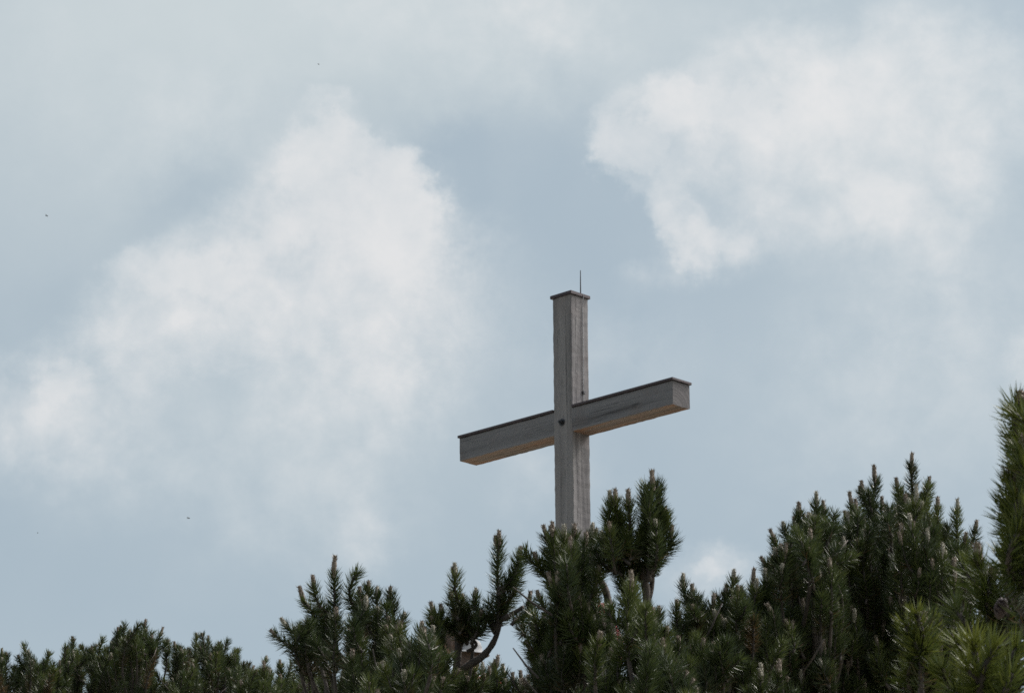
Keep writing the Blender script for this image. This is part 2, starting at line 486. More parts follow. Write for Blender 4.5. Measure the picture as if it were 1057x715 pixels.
# ------------------------------------------------------------------ mountain pines
def needle_material(name, dark, mid, young, old):
    m, q, b = material(name)
    tone = q.n('ShaderNodeAttribute', attribute_name='needle_tone').outputs['Fac']
    c = q.ramp(tone, [(0.0, old), (0.12, dark), (0.5, mid), (1.0, young)])
    put(q, b, Base_Color=c, Roughness=0.40, Specular_IOR_Level=0.30)
    tr = q.n('ShaderNodeBsdfTranslucent', {'Color': c})
    mx = q.n('ShaderNodeMixShader', {0: 0.22, 1: b.outputs[0], 2: tr.outputs[0]})
    out = [x for x in q.t.nodes if x.type == 'OUTPUT_MATERIAL'][0]
    q.t.links.new(mx.outputs[0], out.inputs[0])
    return m


M_needle = needle_material('pine_needles', (0.020, 0.030, 0.011), (0.039, 0.056, 0.017), (0.092, 0.108, 0.026), (0.085, 0.052, 0.022))
M_needle_y = needle_material('pine_needles_light', (0.026, 0.038, 0.009), (0.054, 0.072, 0.014), (0.120, 0.132, 0.024), (0.10, 0.062, 0.025))
M_bark = plain('pine_bark', (0.030, 0.024, 0.021), (0.075, 0.060, 0.052), 30, 0.9, 0, 0.6)
M_shoot = plain('young_shoot_scales', (0.11, 0.080, 0.060), (0.24, 0.195, 0.155), 60, 0.75)
M_shoot_g = plain('young_shoot_grey_scales', (0.16, 0.145, 0.115), (0.34, 0.31, 0.25), 60, 0.75)
M_cone = plain('pine_cone_scales', (0.022, 0.012, 0.014), (0.05, 0.028, 0.03), 40, 0.7)


def young_shoot_mesh(seed):
    """one metre-unit candle: 1 long, about 0.23 wide, overlapping papery scales and needle tips breaking out"""
    rs = random.Random(seed)
    V, F = [], []
    n, s = 9, 9
    for i in range(n + 1):
        t = i / n
        r = 0.10 * (0.80 + 0.25 * math.sin(math.pi * t)) * (1 if t < .75 else 1.9 - 1.2 * t)
        for k in range(s):
            a = 2 * math.pi * (k + 0.5 * (i % 2)) / s
            rr = r * rs.uniform(.84, 1.18)
            V.append((math.cos(a) * rr, math.sin(a) * rr, t * .92))
    for i in range(n):
        for k in range(s):
            F.append((i * s + k, i * s + (k + 1) % s, (i + 1) * s + (k + 1) % s, (i + 1) * s + k))
    V.append((0, 0, .97)); F += [(n * s + k, n * s + (k + 1) % s, len(V) - 1) for k in range(s)]
    for i in range(90):
        t = rs.uniform(.02, .95); a = rs.uniform(0, 6.283); L = rs.uniform(.09, .17)
        d = Vector((math.cos(a), math.sin(a), 0))
        p = d * .085 + Vector((0, 0, t * .95))
        e = Vector((-d.y, d.x, 0)) * .024
        o = len(V)
        V += [p - e, p + e, p + d * (.05 + .05 * rs.random()) + Vector((0, 0, min(L, 1.03 - t * .95)))]
        F.append((o, o + 1, o + 2))
    return pydata('young_shoot', V, F)


SHOOTS = [young_shoot_mesh(s) for s in (1, 2, 3)]
for s_, mm in zip(SHOOTS, (M_shoot, M_shoot, M_shoot_g)):
    s_.materials.append(mm)


def bez(p0, p1, p2, p3, n):
    t = np.linspace(0, 1, n)[:, None]
    p0, p1, p2, p3 = (np.array(p, float) for p in (p0, p1, p2, p3))
    return (1 - t) ** 3 * p0 + 3 * t * (1 - t) ** 2 * p1 + 3 * t * t * (1 - t) * p2 + t ** 3 * p3


def unit(a):
    return a / np.maximum(np.linalg.norm(a, axis=-1, keepdims=True), 1e-9)


# places where the photograph looks through between the branches: px, py, radius
HOLES = [(617, 621, 2), (568, 632, 0), (630, 660, 0), (463, 659, 4), (484, 670, 4), (742, 641, 6), (700, 655, 4), (645, 690, 6), (300, 685, 4), (345, 680, 4), (525, 675, 7), (505, 668, 8), (494, 681, 6), (690, 600, 6), (655, 610, 5)]


class Pine:
    """a mountain pine grown branch by branch; every foliated shoot carries its own needles"""
    def __init__(self, px, depth, per_cm, nlen=0.042, nwid=0.0022, mat=None, young=0.5):
        self.depth = depth
        b = at(px, 700, depth)
        self.base = Vector((b.x, b.y, ground_z(b.x, b.y)))
        self.paths, self.nd, self.shoots, self.cones = [], [], [], []
        self.per_cm, self.nlen, self.nwid, self.mat, self.young = per_cm * 1.8, nlen, nwid, mat or M_needle, young

    def needles(self, curve, length, taper=1.0, tone=None):
        """curve: points towards the tip; needles along its last `length` metres"""
        seg = np.linalg.norm(np.diff(curve, axis=0), axis=1)
        s = np.concatenate([[0], np.cumsum(seg)])
        L = s[-1]
        length = min(length, L * 0.97)
        n = int(length * 100 * self.per_cm)
        if n < 4: return
        t = L - length * rng.random(n) ** 1.08
        pos = np.stack([np.interp(t, s, curve[:, k]) for k in range(3)], 1)
        e = np.minimum(t + 0.02, L)
        nxt = np.stack([np.interp(e, s, curve[:, k]) for k in range(3)], 1)
        prv = np.stack([np.interp(t - 0.02, s, curve[:, k]) for k in range(3)], 1)
        ax = unit(nxt - prv)
        rnd = unit(rng.normal(size=(n, 3)))
        rad = unit(rnd - ax * (rnd * ax).sum(1, keepdims=True))
        f = (L - t) / length                          # 0 at the tip, 1 at the bottom
        ang = np.radians(31 + 36 * f ** 0.5 + rng.normal(0, 10, n))
        d = ax * np.cos(ang)[:, None] + rad * np.sin(ang)[:, None]
        ln = self.nlen * (0.82 + 0.30 * rng.random(n)) * np.interp(f, [0, .08, .85, 1], [0.86, 1, 1, 0.75]) * taper
        mid = pos + d * (ln * 0.5)[:, None]
        d2 = unit(d + ax * rng.uniform(0.05, 0.45, (n, 1)) + np.array([0, 0, 0.06]) + rng.normal(0, 0.07, (n, 3)))
        tip = mid + d2 * (ln * 0.5)[:, None]
        w = unit(np.cross(d, rng.normal(size=(n, 3)))) * (self.nwid / 2)
        base_tone = rng.uniform(0.12, 0.72) if tone is None else tone
        to = np.clip(base_tone + 0.25 * (1 - f) - 0.12 + rng.normal(0, 0.12, n), 0.08 if base_tone > 0 else 0.0, 1)
        to[(f > 0.75) & (rng.random(n) < 0.10)] = 0.0
        self.nd.append((pos - w, pos + w, mid + w * 0.9, mid - w * 0.9, tip, to))

    def candle(self, p, d, length, rad_k=1.0):
        self.shoots.append((Vector(p), Vector(d), length, rad_k))

    def anchor(self, tip, drop):
        """a point on the limb system below the tip, nearer to the trunk"""
        k = 0.45
        a = Vector((tip[0] * (1 - k) + self.base.x * k, tip[1] * (1 - k) + self.base.y * k, tip[2] - drop))
        a.z = max(a.z, self.base.z + 0.1)
        return a

    def shoot(self, tip, direction, fol=0.24, candles=1, lat=0, csize=0.05, stem=True, anchor=None, tone=None, taper=1.0):
        tip = Vector(tip)
        d = Vector(direction).normalized()
        drop = fol * 1.9 + random.uniform(.05, .2)
        a = Vector(anchor) if anchor is not None else self.anchor(tip, drop)
        dist = (tip - a).length
        bend = Vector((random.gauss(0, .03), random.gauss(0, .03), 0))
        c = bez(a, a + (Vector((0, 0, 1)) * .3 + (tip - a).normalized() * .7) * dist * .35 - bend, tip - d * dist * .45 + bend, tip, 16)
        if stem:
            r1 = 0.0042 + 0.012 * min(1, dist)
            self.paths.append(([Vector(p) for p in c], list(np.linspace(r1, 0.0032, 16))))
        self.needles(c, fol, taper, tone)
        for i in range(candles):
            k = csize * (1 if i == 0 else random.uniform(.45, .75))
            dd = d + Vector((random.uniform(-1, 1), random.uniform(-1, 1), .4)) * (0.05 if i == 0 else .33)
            self.candle(tip + Vector((random.uniform(-1, 1), random.uniform(-1, 1), 0)) * (0.003 if i == 0 else .008) - d * .004, dd.normalized(), k)
        # side shoots in a loose whorl, bending upward
        for i in range(lat):
            tt = random.uniform(.15, .62)
            p = Vector(c[-1]) - d * fol * (1 - tt) * 1.0
            az = random.uniform(0, 6.283)
            o = Vector((math.cos(az), math.sin(az), 0))
            ln = fol * random.uniform(.45, .72)
            tip2 = p + o * ln * random.uniform(.34, .55) + d * ln * .72
            lim_z = tip.z - fol * random.uniform(.16, .40)
            if tip2.z > lim_z: tip2.z = lim_z
            c2 = bez(p - d * .02, p + o * ln * .3, tip2 - d * ln * .4 - o * .01, tip2, 9)
            self.paths.append(([Vector(x) for x in c2], list(np.linspace(.0042, .003, 9))))
            self.needles(c2, ln * .85, taper * .95, tone)
            if random.random() < .7:
                self.candle(tip2, (d + o * .15).normalized(), csize * random.uniform(.5, .8))

    def leader(self, px, py, cand=1, fol=0.24, lat=2, lean=0.0, csize=0.05, dz=0.0, **kw):
        """a leader whose uppermost point (candle tip) is seen at px, py"""
        p = at(px, py, self.depth + dz) - Vector((lean * csize, 0, csize * 0.85 if cand else 0))
        self.shoot(p, (lean, random.uniform(-.12, .12), 1), fol, cand, lat, csize, **kw)

    def fill(self, n, tips, x0, x1, y_low=745, slope=1.4, thick=0.8, fol=(.14, .24), pad=14, cand=.5, tilt=.45, tone=None):
        hull = lambda x: min(t[1] + slope * max(0, abs(x - t[0]) - 4) for t in tips)
        k = 0
        for _ in range(n * 6):
            if k >= n: break
            x = random.uniform(x0, x1)
            h = hull(x) + pad
            if h > y_low: continue
            if random.random() > (y_low - h) / 160 + .25: continue
            y = random.uniform(h, y_low)
            fl = fol[1] * FPX / self.depth
            if any(abs(x - hx) < hr + 9 and y - 12 < hy + hr and y + fl * .9 > hy - hr for hx, hy, hr in HOLES): continue
            dz = random.uniform(-.5, .5) * thick
            p = at(x, y, self.depth + dz)
            az = random.uniform(0, 6.283); tl = random.uniform(0, tilt)
            d = (math.cos(az) * tl, math.sin(az) * tl, 1)
            nc = 1 if random.random() < cand else 0
            if nc and random.random() < .3: nc = random.choice((2, 3))
            if random.random() < .05:      # a shoot whose needles have browned
                self.shoot(p, d, random.uniform(*fol) * .8, 0, 0, tone=.0, taper=.85)
            else:
                self.shoot(p, d, random.uniform(*fol), nc, random.choice((0, 1, 1, 2)), random.uniform(.026, .048), tone=tone)
            if random.random() < .22:      # a bare dead twig
                q0 = p - Vector(d).normalized() * random.uniform(.12, .22)
                o = Vector((random.uniform(-1, 1), random.uniform(-1, 1), random.uniform(.1, .9))).normalized()
                L = random.uniform(.06, .14)
                self.paths.append(([q0, q0 + o * L * .5 + Vector((0, 0, .01)), q0 + o * L + Vector((0, 0, .03))], [.0035, .0028, .0016]))
            k += 1

    def limb(self, pts, r0, r1):
        """a bare, crooked limb through photo pixels (px, py, offset in depth)"""
        P_ = [at(x, y, self.depth + dz) for x, y, dz in pts]
        n = 5
        out = []
        for i in range(len(P_) - 1):
            a0 = P_[max(i - 1, 0)]; a1 = P_[i]; a2 = P_[i + 1]; a3 = P_[min(i + 2, len(P_) - 1)]
            for k in range(n):
                t = k / n
                out.append(0.5 * ((2 * a1) + (a2 - a0) * t + (2 * a0 - 5 * a1 + 4 * a2 - a3) * t * t + (3 * a1 - a0 - 3 * a2 + a3) * t ** 3))
        out.append(P_[-1])
        rad = [r0 + (r1 - r0) * i / (len(out) - 1) + random.uniform(-.001, .0015) for i in range(len(out))]
        self.paths.append((out, rad))
        return out

    def build(self, label, name='mountain_pine', group='mountain pines in front of the summit', cand_max=95):
        root = empty(name, self.base)
        tag(root, label, 'pine', group)
        bx = self.base
        # crooked main stems from the ground into the crown
        top = at(PW / 2 + (self.base - CAM).dot(C_R) / self.depth * FPX, 775, self.depth)
        for i in range(3):
            j = Vector((random.uniform(-.3, .3), random.uniform(-.3, .3), 0))
            e = top + j * 1.2 + Vector((0, 0, -.05))
            c = bez(bx + Vector((0, 0, -.15)), bx + j * .8 + Vector((0, 0, .3)), (bx + e) / 2 + j, e, 14)
            self.paths.append(([Vector(x) for x in c], list(np.linspace(.045, .014, 14))))
        tm = tube_mesh('trunk', [([p - bx for p in pts], r) for pts, r in self.paths], 6)
        link('trunk', tm, M_bark, root, smooth=True)
        # crown
        A = [np.concatenate([n[i] for n in self.nd]) for i in range(6)]
        n = len(A[5])
        co = np.stack(A[:5], 1).reshape(-1, 3) - np.array(bx)
        me = bpy.data.meshes.new('crown')
        me.vertices.add(n * 5)
        me.vertices.foreach_set('co', co.astype(np.float32).ravel())
        base = (np.arange(n) * 5)[:, None]
        loops = (base + np.array([0, 1, 2, 3, 3, 2, 4])).ravel()
        me.loops.add(n * 7)
        me.loops.foreach_set('vertex_index', loops.astype(np.int32))
        me.polygons.add(n * 2)
        st = (np.arange(n) * 7)[:, None] + np.array([0, 4])
        me.polygons.foreach_set('loop_start', st.ravel().astype(np.int32))
        me.update(calc_edges=True)
        at_ = me.attributes.new('needle_tone', 'FLOAT', 'POINT')
        at_.data.foreach_set('value', np.repeat(A[5], 5).astype(np.float32))
        link('crown', me, self.mat, root)
        # young shoots: those towards the viewer and the top first
        sh = sorted(self.shoots, key=lambda s: -s[2])[:cand_max]
        for i, (p, d, L, k) in enumerate(sh):
            o = bpy.data.objects.new('young_shoot', SHOOTS[i % 3])
            COL.objects.link(o)
            o.parent = root
            rad = 0.046 + L * 0.26
            o.matrix_local = Matrix.Translation(p - bx) @ d.to_track_quat('Z', 'Y').to_matrix().to_4x4() @ Matrix.Diagonal((rad * k, rad * k, L, 1))
        for me_, p, rot in self.cones:
            o = bpy.data.objects.new('pine_cone', me_)
            COL.objects.link(o); o.parent = root
            o.location = p - bx; o.rotation_euler = rot; o.scale = (.6, .6, .6)
        return root


# --- far left: a low hedge of pines
def far_pine(px, depth, tips, label, fill, x0, x1, mat=None, tone=None):
    p = Pine(px, depth, 9, 0.043, 0.0028, mat)
    for (x, y, c) in tips:
        p.leader(x + random.uniform(-2, 2), y, c if random.random() < .7 else 0, random.uniform(.14, .22), random.choice((2, 3, 4)), random.uniform(-.35, .35), random.uniform(.022, .05), dz=random.uniform(-.3, .3), tone=tone)
    p.fill(fill, [(t[0], t[1]) for t in tips], x0, x1, 735, .8, 1.1, (.12, .22), 5, .25, .75, tone)
    p.build(label)


far_pine(15, 16.0, [(2, 668, 2), (8, 672, 1), (22, 667, 2), (-14, 660, 1), (50, 671, 1), (62, 681, 1), (-30, 665, 1), (36, 686, 1)],
         'low green mountain pine at the far left edge of the photograph', 62, -40, 66)
far_pine(90, 17.0, [(75, 656, 2), (83, 672, 1), (94, 666, 2), (106, 659, 1), (116, 664, 1), (122, 661, 1), (112, 667, 1), (66, 684, 1)],
         'low green pine just left of the dark rounded cap', 46, 62, 122)
far_pine(150, 16.5, [(129, 645, 2), (140, 654, 1), (150, 638, 3), (167, 646, 3), (158, 655, 1), (179, 661, 2), (186, 665, 1), (122, 668, 1), (196, 680, 1)],
         'tallest pine of the low hedge, hiding the right side of the dark cap', 66, 120, 200)
far_pine(222, 17.2, [(206, 652, 2), (216, 655, 1), (236, 662, 2), (246, 668, 1), (226, 682, 1), (254, 688, 1), (199, 672, 1)],
         'twin pointed pine at the right end of the low left hedge', 50, 195, 258)
far_pine(275, 15.0, [(262, 686, 1), (277, 676, 1), (290, 680, 2), (302, 684, 1), (312, 690, 1), (268, 694, 1), (325, 684, 1)],
         'small low pine filling the dip under the leaning forked pine', 55, 250, 345, tone=.55)

# --- left centre: leaning bush with three bare candles on its left
p = Pine(375, 9.6, 13)
F_T = [(286, 635), (309, 604), (346, 574), (368, 593), (381, 599), (390, 605), (404, 605), (419, 629), (333, 618), (326, 622), (430, 655)]
lo = p.limb([(392, 790, 0), (378, 715, 0), (358, 688, 0), (338, 668, .05), (318, 655, .1)], .022, .012)
lo2 = p.limb([(378, 715, 0), (372, 690, .05), (368, 660, .1)], .014, .009)
an = at(335, 664, 9.65)
p.leader(286, 635, 1, .16, 1, -.75, .04, anchor=an)
p.leader(309, 604, 1, .17, 1, -.30, .06, anchor=at(332, 668, 9.7))
p.leader(346, 574, 1, .19, 1, .03, .068, anchor=at(348, 676, 9.6))
p.leader(328, 622, 1, .16, 2, -.2, .03, anchor=at(342, 676, 9.55))
p.leader(368, 592, 0, .20, 1, -.05, .04, anchor=at(368, 662, 9.7))
p.leader(381, 598, 1, .18, 1, .12, .035, anchor=at(370, 662, 9.7))
p.leader(390, 604, 1, .16, 1, .1, .035)
p.leader(404, 604, 1, .20, 2, .05, .035)
p.leader(420, 630, 1, .18, 2, .35, .03)
p.leader(416, 650, 0, .16, 2, .2)
p.leader(348, 626, 1, .15, 0, .05, .04, dz=-.35)
p.leader(378, 614, 2, .17, 1, .05, .045, dz=-.35)
p.leader(364, 669, 1, .13, 1, .05, .04, dz=-.5)
p.leader(298, 650, 0, .13, 1, -.6, anchor=an)
p.fill(44, [(x, y + 26) for x, y in F_T if x > 330] + [(300, 665)], 325, 432, 745, 1.6, .8, (.10, .16), 10, .4, .7)
p.fill(9, [(300, 648), (320, 640)], 296, 335, 668, 1.2, .4, (.11, .16), 2, .2, .7)
p.build('leaning bushy pine left of centre, with a tall bare candle on its top')

# --- low bush in front of it, with grey buds facing the viewer
p = Pine(420, 8.6, 13)
T = [(436, 640), (412, 668), (448, 655), (398, 690), (460, 690), (380, 700)]
for x, y in T:
    p.leader(x, y, random.choice((1, 2)), .17, 2, random.uniform(-.2, .2), .036)
p.leader(470, 692, 1, .15, 2, .1, .036)
p.leader(480, 700, 0, .15, 2, .15, .036)
p.fill(42, T, 372, 468, 745, 1.0, .7, (.10, .16), 12, .6, .7)
p.build('dense low pine with pale grey buds beside the forked stem')

# --- forked pine with the bare curved limb
p = Pine(470, 9.2, 13)
lim = p.limb([(466, 800, 0), (468, 715, 0), (471, 693, 0), (474, 668, 0), (480, 645, .03), (478, 622, .05)], .0135, .008)
lim2 = p.limb([(471, 695, 0), (484, 686, -.02), (498, 677, -.03), (509, 663, -.03), (515, 645, -.02), (516, 615, 0)], .0115, .006)
p.limb([(513, 648, -.02), (505, 640, 0), (494, 633, .05)], .008, .005)
p.limb([(516, 640, -.02), (528, 634, -.05), (540, 626, -.08)], .008, .005)
p.leader(515.5, 547, 3, .21, 3, .02, .046, anchor=at(513, 650, 9.18))
p.leader(536, 590, 1, .13, 1, .35, .04, anchor=at(516, 640, 9.18))
p.leader(549, 609, 1, .14, 2, .15, .05, anchor=at(528, 645, 9.1))
p.leader(470, 580, 2, .20, 2, -.05, .046, anchor=at(480, 650, 9.25))
p.leader(492, 606, 2, .14, 2, .1, .04, anchor=at(500, 640, 9.25))
p.leader(442, 620, 1, .15, 1, -.3, .045, anchor=at(474, 655, 9.2))
p.leader(453, 622, 1, .16, 2, -.15, .04, anchor=at(476, 650, 9.25))
p.leader(503, 622, 0, .085, 0, -.1, anchor=at(512, 655, 9.2))
p.leader(487, 640, 0, .085, 2, .1, anchor=at(482, 672, 9.18))
p.leader(484, 628, 0, .10, 1, .0, anchor=at(480, 662, 9.2))
p.leader(530, 626, 0, .085, 0, .4, anchor=at(514, 652, 9.2))
p.fill(9, [(470, 615), (448, 640)], 444, 488, 645, 1.4, .4, (.08, .11), 4, .15, .6)
p.build('open pine whose dark stem forks into a bare curved limb')

# --- low tufts right of the fork
p = Pine(510, 10.4, 12)
T = [(513, 675), (498, 682), (529, 693), (537, 691), (520, 684), (490, 700), (545, 696)]
for x, y in T:
    p.leader(x, y, 2 if x == 513 else 1, .15, 1, random.uniform(-.1, .1), .045)
p.fill(26, T, 486, 550, 745, 1.2, .5, (.11, .16), 14, .5, .4)
for x, y in ((487, 681), (478, 688), (470, 697), (492, 690), (482, 700)):
    p.leader(x, y, 1, .13, 2, random.uniform(-.1, .1), .036, dz=-1.0)
p.build('low tufted pine right of the curved limb, with a pale double candle')

# --- straggling branch left of the cross's foot
p = Pine(556, 9.0, 13)
p.limb([(572, 740, 0), (566, 690, 0), (556, 662, .02), (547, 642, .03)], .013, .006)
p.leader(562, 631, 1, .16, 1, -.05, .04, anchor=at(566, 690, 9))
p.leader(544, 634, 0, .20, 2, -.35, anchor=at(562, 684, 9))
p.leader(541, 660, 0, .14, 1, -.6, anchor=at(560, 682, 9))
p.leader(556, 680, 1, .14, 2, -.1, .035, dz=-.2)
p.fill(20, [(556, 650), (575, 650)], 538, 590, 745, 1.3, .5, (.11, .17), 12, .4, .5)
p.build('slender straggling pine left of the thick pine below the cross')

# --- thick pine right below the cross
p = Pine(600, 8.9, 14)
H_T = [(560, 540), (570, 539), (582, 541), (594, 541), (614, 540), (604, 548), (630, 560), (572, 590)]
for x, y, c, ln in ((560, 541, 1, -.25), (569, 538, 2, -.1), (582, 541, 2, 0), (594, 540, 3, .05), (604, 548, 1, .05), (614, 539, 2, .1), (626, 556, 0, .2), (556, 570, 0, -.5), (566, 590, 1, -.2)):
    p.leader(x, y, c, .18, 2, ln, .045, dz=random.uniform(-.25, .15))
p.leader(574, 590, 1, .17, 1, -.05, .055, dz=-.3)
p.leader(589, 552, 1, .17, 1, 0, .05, dz=-.3)
p.limb([(640, 740, 0), (634, 680, 0), (630, 640, .1), (626, 612, .12), (618, 596, .12)], .016, .009)
p.fill(38, [(x, y + 12) for x, y in H_T], 562, 622, 745, 1.2, .7, (.10, .17), 6, .35, .7)
p.fill(40, [(575, 600), (600, 600), (612, 620), (640, 640)], 562, 645, 745, 1.5, .6, (.10, .17), 6, .4, .7)
for x, y in ((606, 622), (611, 640), (601, 650), (598, 612), (623, 637), (613, 634), (630, 648)):
    p.leader(x, y, 1, .15, 2, random.uniform(-.1, .1), .04, dz=-.3)
p.build('thick dark pine hiding the foot of the cross')

# --- tallest pine, right of the cross
p = Pine(668, 8.7, 14)
p.limb([(674, 780, 0), (671, 690, 0), (668, 640, 0), (667, 610, 0), (664, 588, 0), (672, 572, .02), (674, 548, .02)], .0145, .008)
p.limb([(664, 590, 0), (657, 578, .02), (650, 562, .04), (648, 540, .04)], .012, .006)
p.limb([(667, 600, 0), (655, 585, .05), (640, 560, .07), (634, 535, .07)], .010, .006)
p.limb([(671, 655, 0), (678, 648, -.05), (680, 638, -.06)], .006, .004)
p.leader(673, 485, 1, .25, 0, .0, .062, anchor=at(669, 620, 8.7))
p.leader(679, 500, 0, .20, 0, .06, anchor=at(671, 600, 8.68))
p.leader(665, 502, 0, .20, 0, -.06, anchor=at(669, 600, 8.66))
p.leader(686, 522, 1, .17, 0, .10, .03, anchor=at(672, 592, 8.66))
p.leader(667, 518, 1, .20, 1, -.1, .03, anchor=at(668, 598, 8.7))
p.leader(680, 512, 1, .18, 0, .05, .03, anchor=at(670, 596, 8.7))
p.leader(694, 541, 1, .15, 0, .12, .035, anchor=at(672, 590, 8.7))
p.leader(688, 534, 0, .16, 0, .1, .03, anchor=at(672, 590, 8.7))
p.leader(648.5, 504, 1, .21, 2, .0, .05, anchor=at(654, 590, 8.75))
p.leader(629, 505, 1, .20, 2, -.05, .05, anchor=at(640, 590, 8.75))
p.leader(635, 504, 1, .22, 1, .0, .05, anchor=at(642, 595, 8.78))
p.leader(641, 535, 0, .20, 1, .0, anchor=at(652, 610, 8.7))
p.leader(629, 545, 0, .20, 1, -.1, anchor=at(650, 630, 8.7))
p.leader(657, 566, 0, .09, 0, .1, anchor=at(662, 600, 8.7))
p.leader(652, 588, 1, .18, 2, 0, .045, dz=-.35)
p.leader(680, 624, 1, .13, 1, .1, .035, dz=-.15)
p.leader(638, 590, 0, .2, 1, -.1)
p.build('tallest pine in the middle, its pointed twin leaders reaching beside the cross')

# --- low pine in front of that trunk
p = Pine(670, 8.2, 14)
T = [(652, 596), (664, 640), (641, 655), (690, 645), (622, 680), (700, 660), (682, 652)]
for x, y in T:
    p.leader(x, y, random.choice((0, 1, 2)), .18, 2, random.uniform(-.25, .2), .036)
p.fill(66, T, 612, 712, 745, 1.6, .8, (.10, .17), 14, .4, .75)
p.build('dark low pine crowding the trunk of the tallest pine')

# --- bush between the tall pine and the big bush
p = Pine(725, 9.6, 13)
T = [(706, 591), (714, 602), (736, 612), (724, 625), (700, 630), (745, 634)]
for (x, y), c in zip(T, (1, 1, 1, 0, 1, 1)):
    p.leader(x, y, c, .19, 2, random.uniform(-.1, .1), .045)
p.fill(46, T, 690, 752, 745, 1.6, .8, (.10, .17), 12, .4, .7)
p.build('pine with one upright tip right of the tallest pine, by the white cloud')

p = Pine(765, 9.9, 13)
T = [(757, 587), (750, 602), (766, 604), (779, 586), (791, 586), (772, 625), (800, 612), (742, 640)]
for (x, y), c in zip(T, (2, 1, 1, 1, 1, 0, 1, 0)):
    p.leader(x, y, c, .18, 2, random.uniform(-.1, .1), .06 if x == 779 else .045)
p.leader(785, 684, 3, .14, 1, 0, .05, dz=-.6)
p.leader(804, 680, 2, .14, 1, 0, .055, dz=-.6)
p.fill(74, T, 740, 812, 745, 1.6, .9, (.10, .17), 12, .45, .7)
p.build('bushy pine at the left foot of the big right-hand pine mass')

# --- big pine mass on the right: three pines
p = Pine(835, 10.3, 13)
T = [(793, 545), (823, 517), (842, 507), (851, 516), (818, 532), (806, 570), (830, 530), (858, 540)]
for (x, y), c, ln in zip(T, (1, 2, 2, 2, 1, 0, 1, 1), (-.35, -.1, 0, .1, -.15, -.4, 0, .1)):
    p.leader(x, y, c, .2, 2, ln, .05, dz=random.uniform(-.2, .2))
p.leader(829, 617, 2, .16, 1, 0, .05, dz=-.5)
p.leader(865, 618, 1, .16, 1, 0, .05, dz=-.5)
for x, y, c in ((812, 560, 1), (836, 545, 2), (846, 585, 1), (818, 640, 1), (850, 660, 2), (826, 690, 1), (858, 575, 1)):
    p.leader(x, y, c, .16, 1, random.uniform(-.15, .15), .05, dz=-.55)
p.fill(125, [(x, y + 14) for x, y in T], 792, 872, 745, 1.9, 1.2, (.10, .17), 10, .5, .65)
p.build('left-hand pine of the big right mass, one candle leaning out to the left')

p = Pine(905, 10.8, 13)
T = [(877, 507), (884, 514), (903, 480), (874, 528), (893, 532), (915, 520), (924, 524), (910, 512)]
for (x, y), c, ln in zip(T, (1, 1, 1, 1, 2, 2, 1, 1), (-.1, 0, 0, -.15, 0, 0, .05, .05)):
    p.leader(x, y, c, .2, 2, ln, .065 if x in (903, 877) else .05, dz=random.uniform(-.2, .2))
for x, y, c in ((872, 554, 1), (893, 546, 2), (900, 588, 2), (932, 610, 3), (911, 702, 1), (886, 556, 1), (880, 600, 1), (870, 650, 2), (912, 640, 1), (895, 670, 1), (918, 566, 2)):
    p.leader(x, y, c, .17, 1, random.uniform(-.1, .1), .055, dz=-.6)
p.fill(140, [(x, y + 14) for x, y in T], 862, 935, 745, 1.9, 1.3, (.10, .17), 10, .55, .65)
for x, y in ((868, 590), (884, 628), (902, 655), (918, 615), (908, 690), (876, 680), (892, 700), (925, 660)):
    p.leader(x, y, random.choice((1, 2)), .15, 2, random.uniform(-.25, .25), .045, dz=-.75)
p.build('middle pine of the big right mass, with a single long upright candle')

p = Pine(960, 10.6, 13)
T = [(940, 467), (934, 510), (945, 500), (951, 508), (968, 512), (988, 514), (960, 540), (978, 545), (928, 520)]
for (x, y), c, ln in zip(T, (1, 1, 1, 1, 1, 1, 0, 0, 1), (0, -.1, .05, .1, .05, .08, 0, 0, -.1)):
    p.leader(x, y, c, .22, 3 if x == 940 else 1, ln, .055, dz=random.uniform(-.2, .2))
for x, y, c in ((946, 564, 3), (974, 560, 3), (952, 573, 2), (931, 610, 2), (958, 545, 2), (930, 540, 2), (985, 575, 1), (940, 530, 2)):
    p.leader(x, y, c, .17, 1, random.uniform(-.1, .1), .055, dz=-.6)
p.fill(125, [(x, y + 14) for x, y in T], 922, 1000, 745, 2.0, 1.2, (.10, .17), 12, .55, .65)
p.build('right-hand pine of the big mass, carrying its highest pointed tip')

# --- nearest pines at the right edge
p = Pine(1062, 4.0, 13, 0.034, 0.0021, M_needle_y)
p.limb([(1080, 800, 0), (1072, 700, 0), (1066, 600, 0), (1064, 500, 0)], .014, .008)
for x, y, c, ln, dz, fo, tn in ((1050, 402, 2, -.03, 0, .13, .5), (1043, 428, 0, -.25, -.05, .11, .5), (1062, 425, 0, .1, .06, .13, .45), (1040, 452, 0, -.3, .03, .11, .5),
                                (1054, 446, 1, -.05, -.10, .11, .55), (1036, 482, 1, -.35, 0, .10, .55), (1050, 480, 0, -.1, -.12, .11, .5), (1066, 470, 0, .1, -.08, .12, .45),
                                (1030, 518, 0, -.45, 0, .10, .5), (1046, 515, 0, -.2, -.12, .11, .5), (1062, 510, 1, .05, -.14, .11, .5), (1034, 548, 0, -.4, -.05, .10, .45), (1052, 545, 0, -.05, -.15, .11, .5),
                                (1064, 560, 0, .1, -.12, .12, .4), (1040, 572, 0, -.25, .05, .11, .4)):
    p.leader(x, y, c, fo, 0, ln, .022, dz=dz, tone=tn + random.uniform(-.08, .12), anchor=at(1064 + random.uniform(-4, 4), y + 90, 4.0))
p.build('tall near pine shoot cut off by the right edge of the photograph', group='near pines at the right edge')

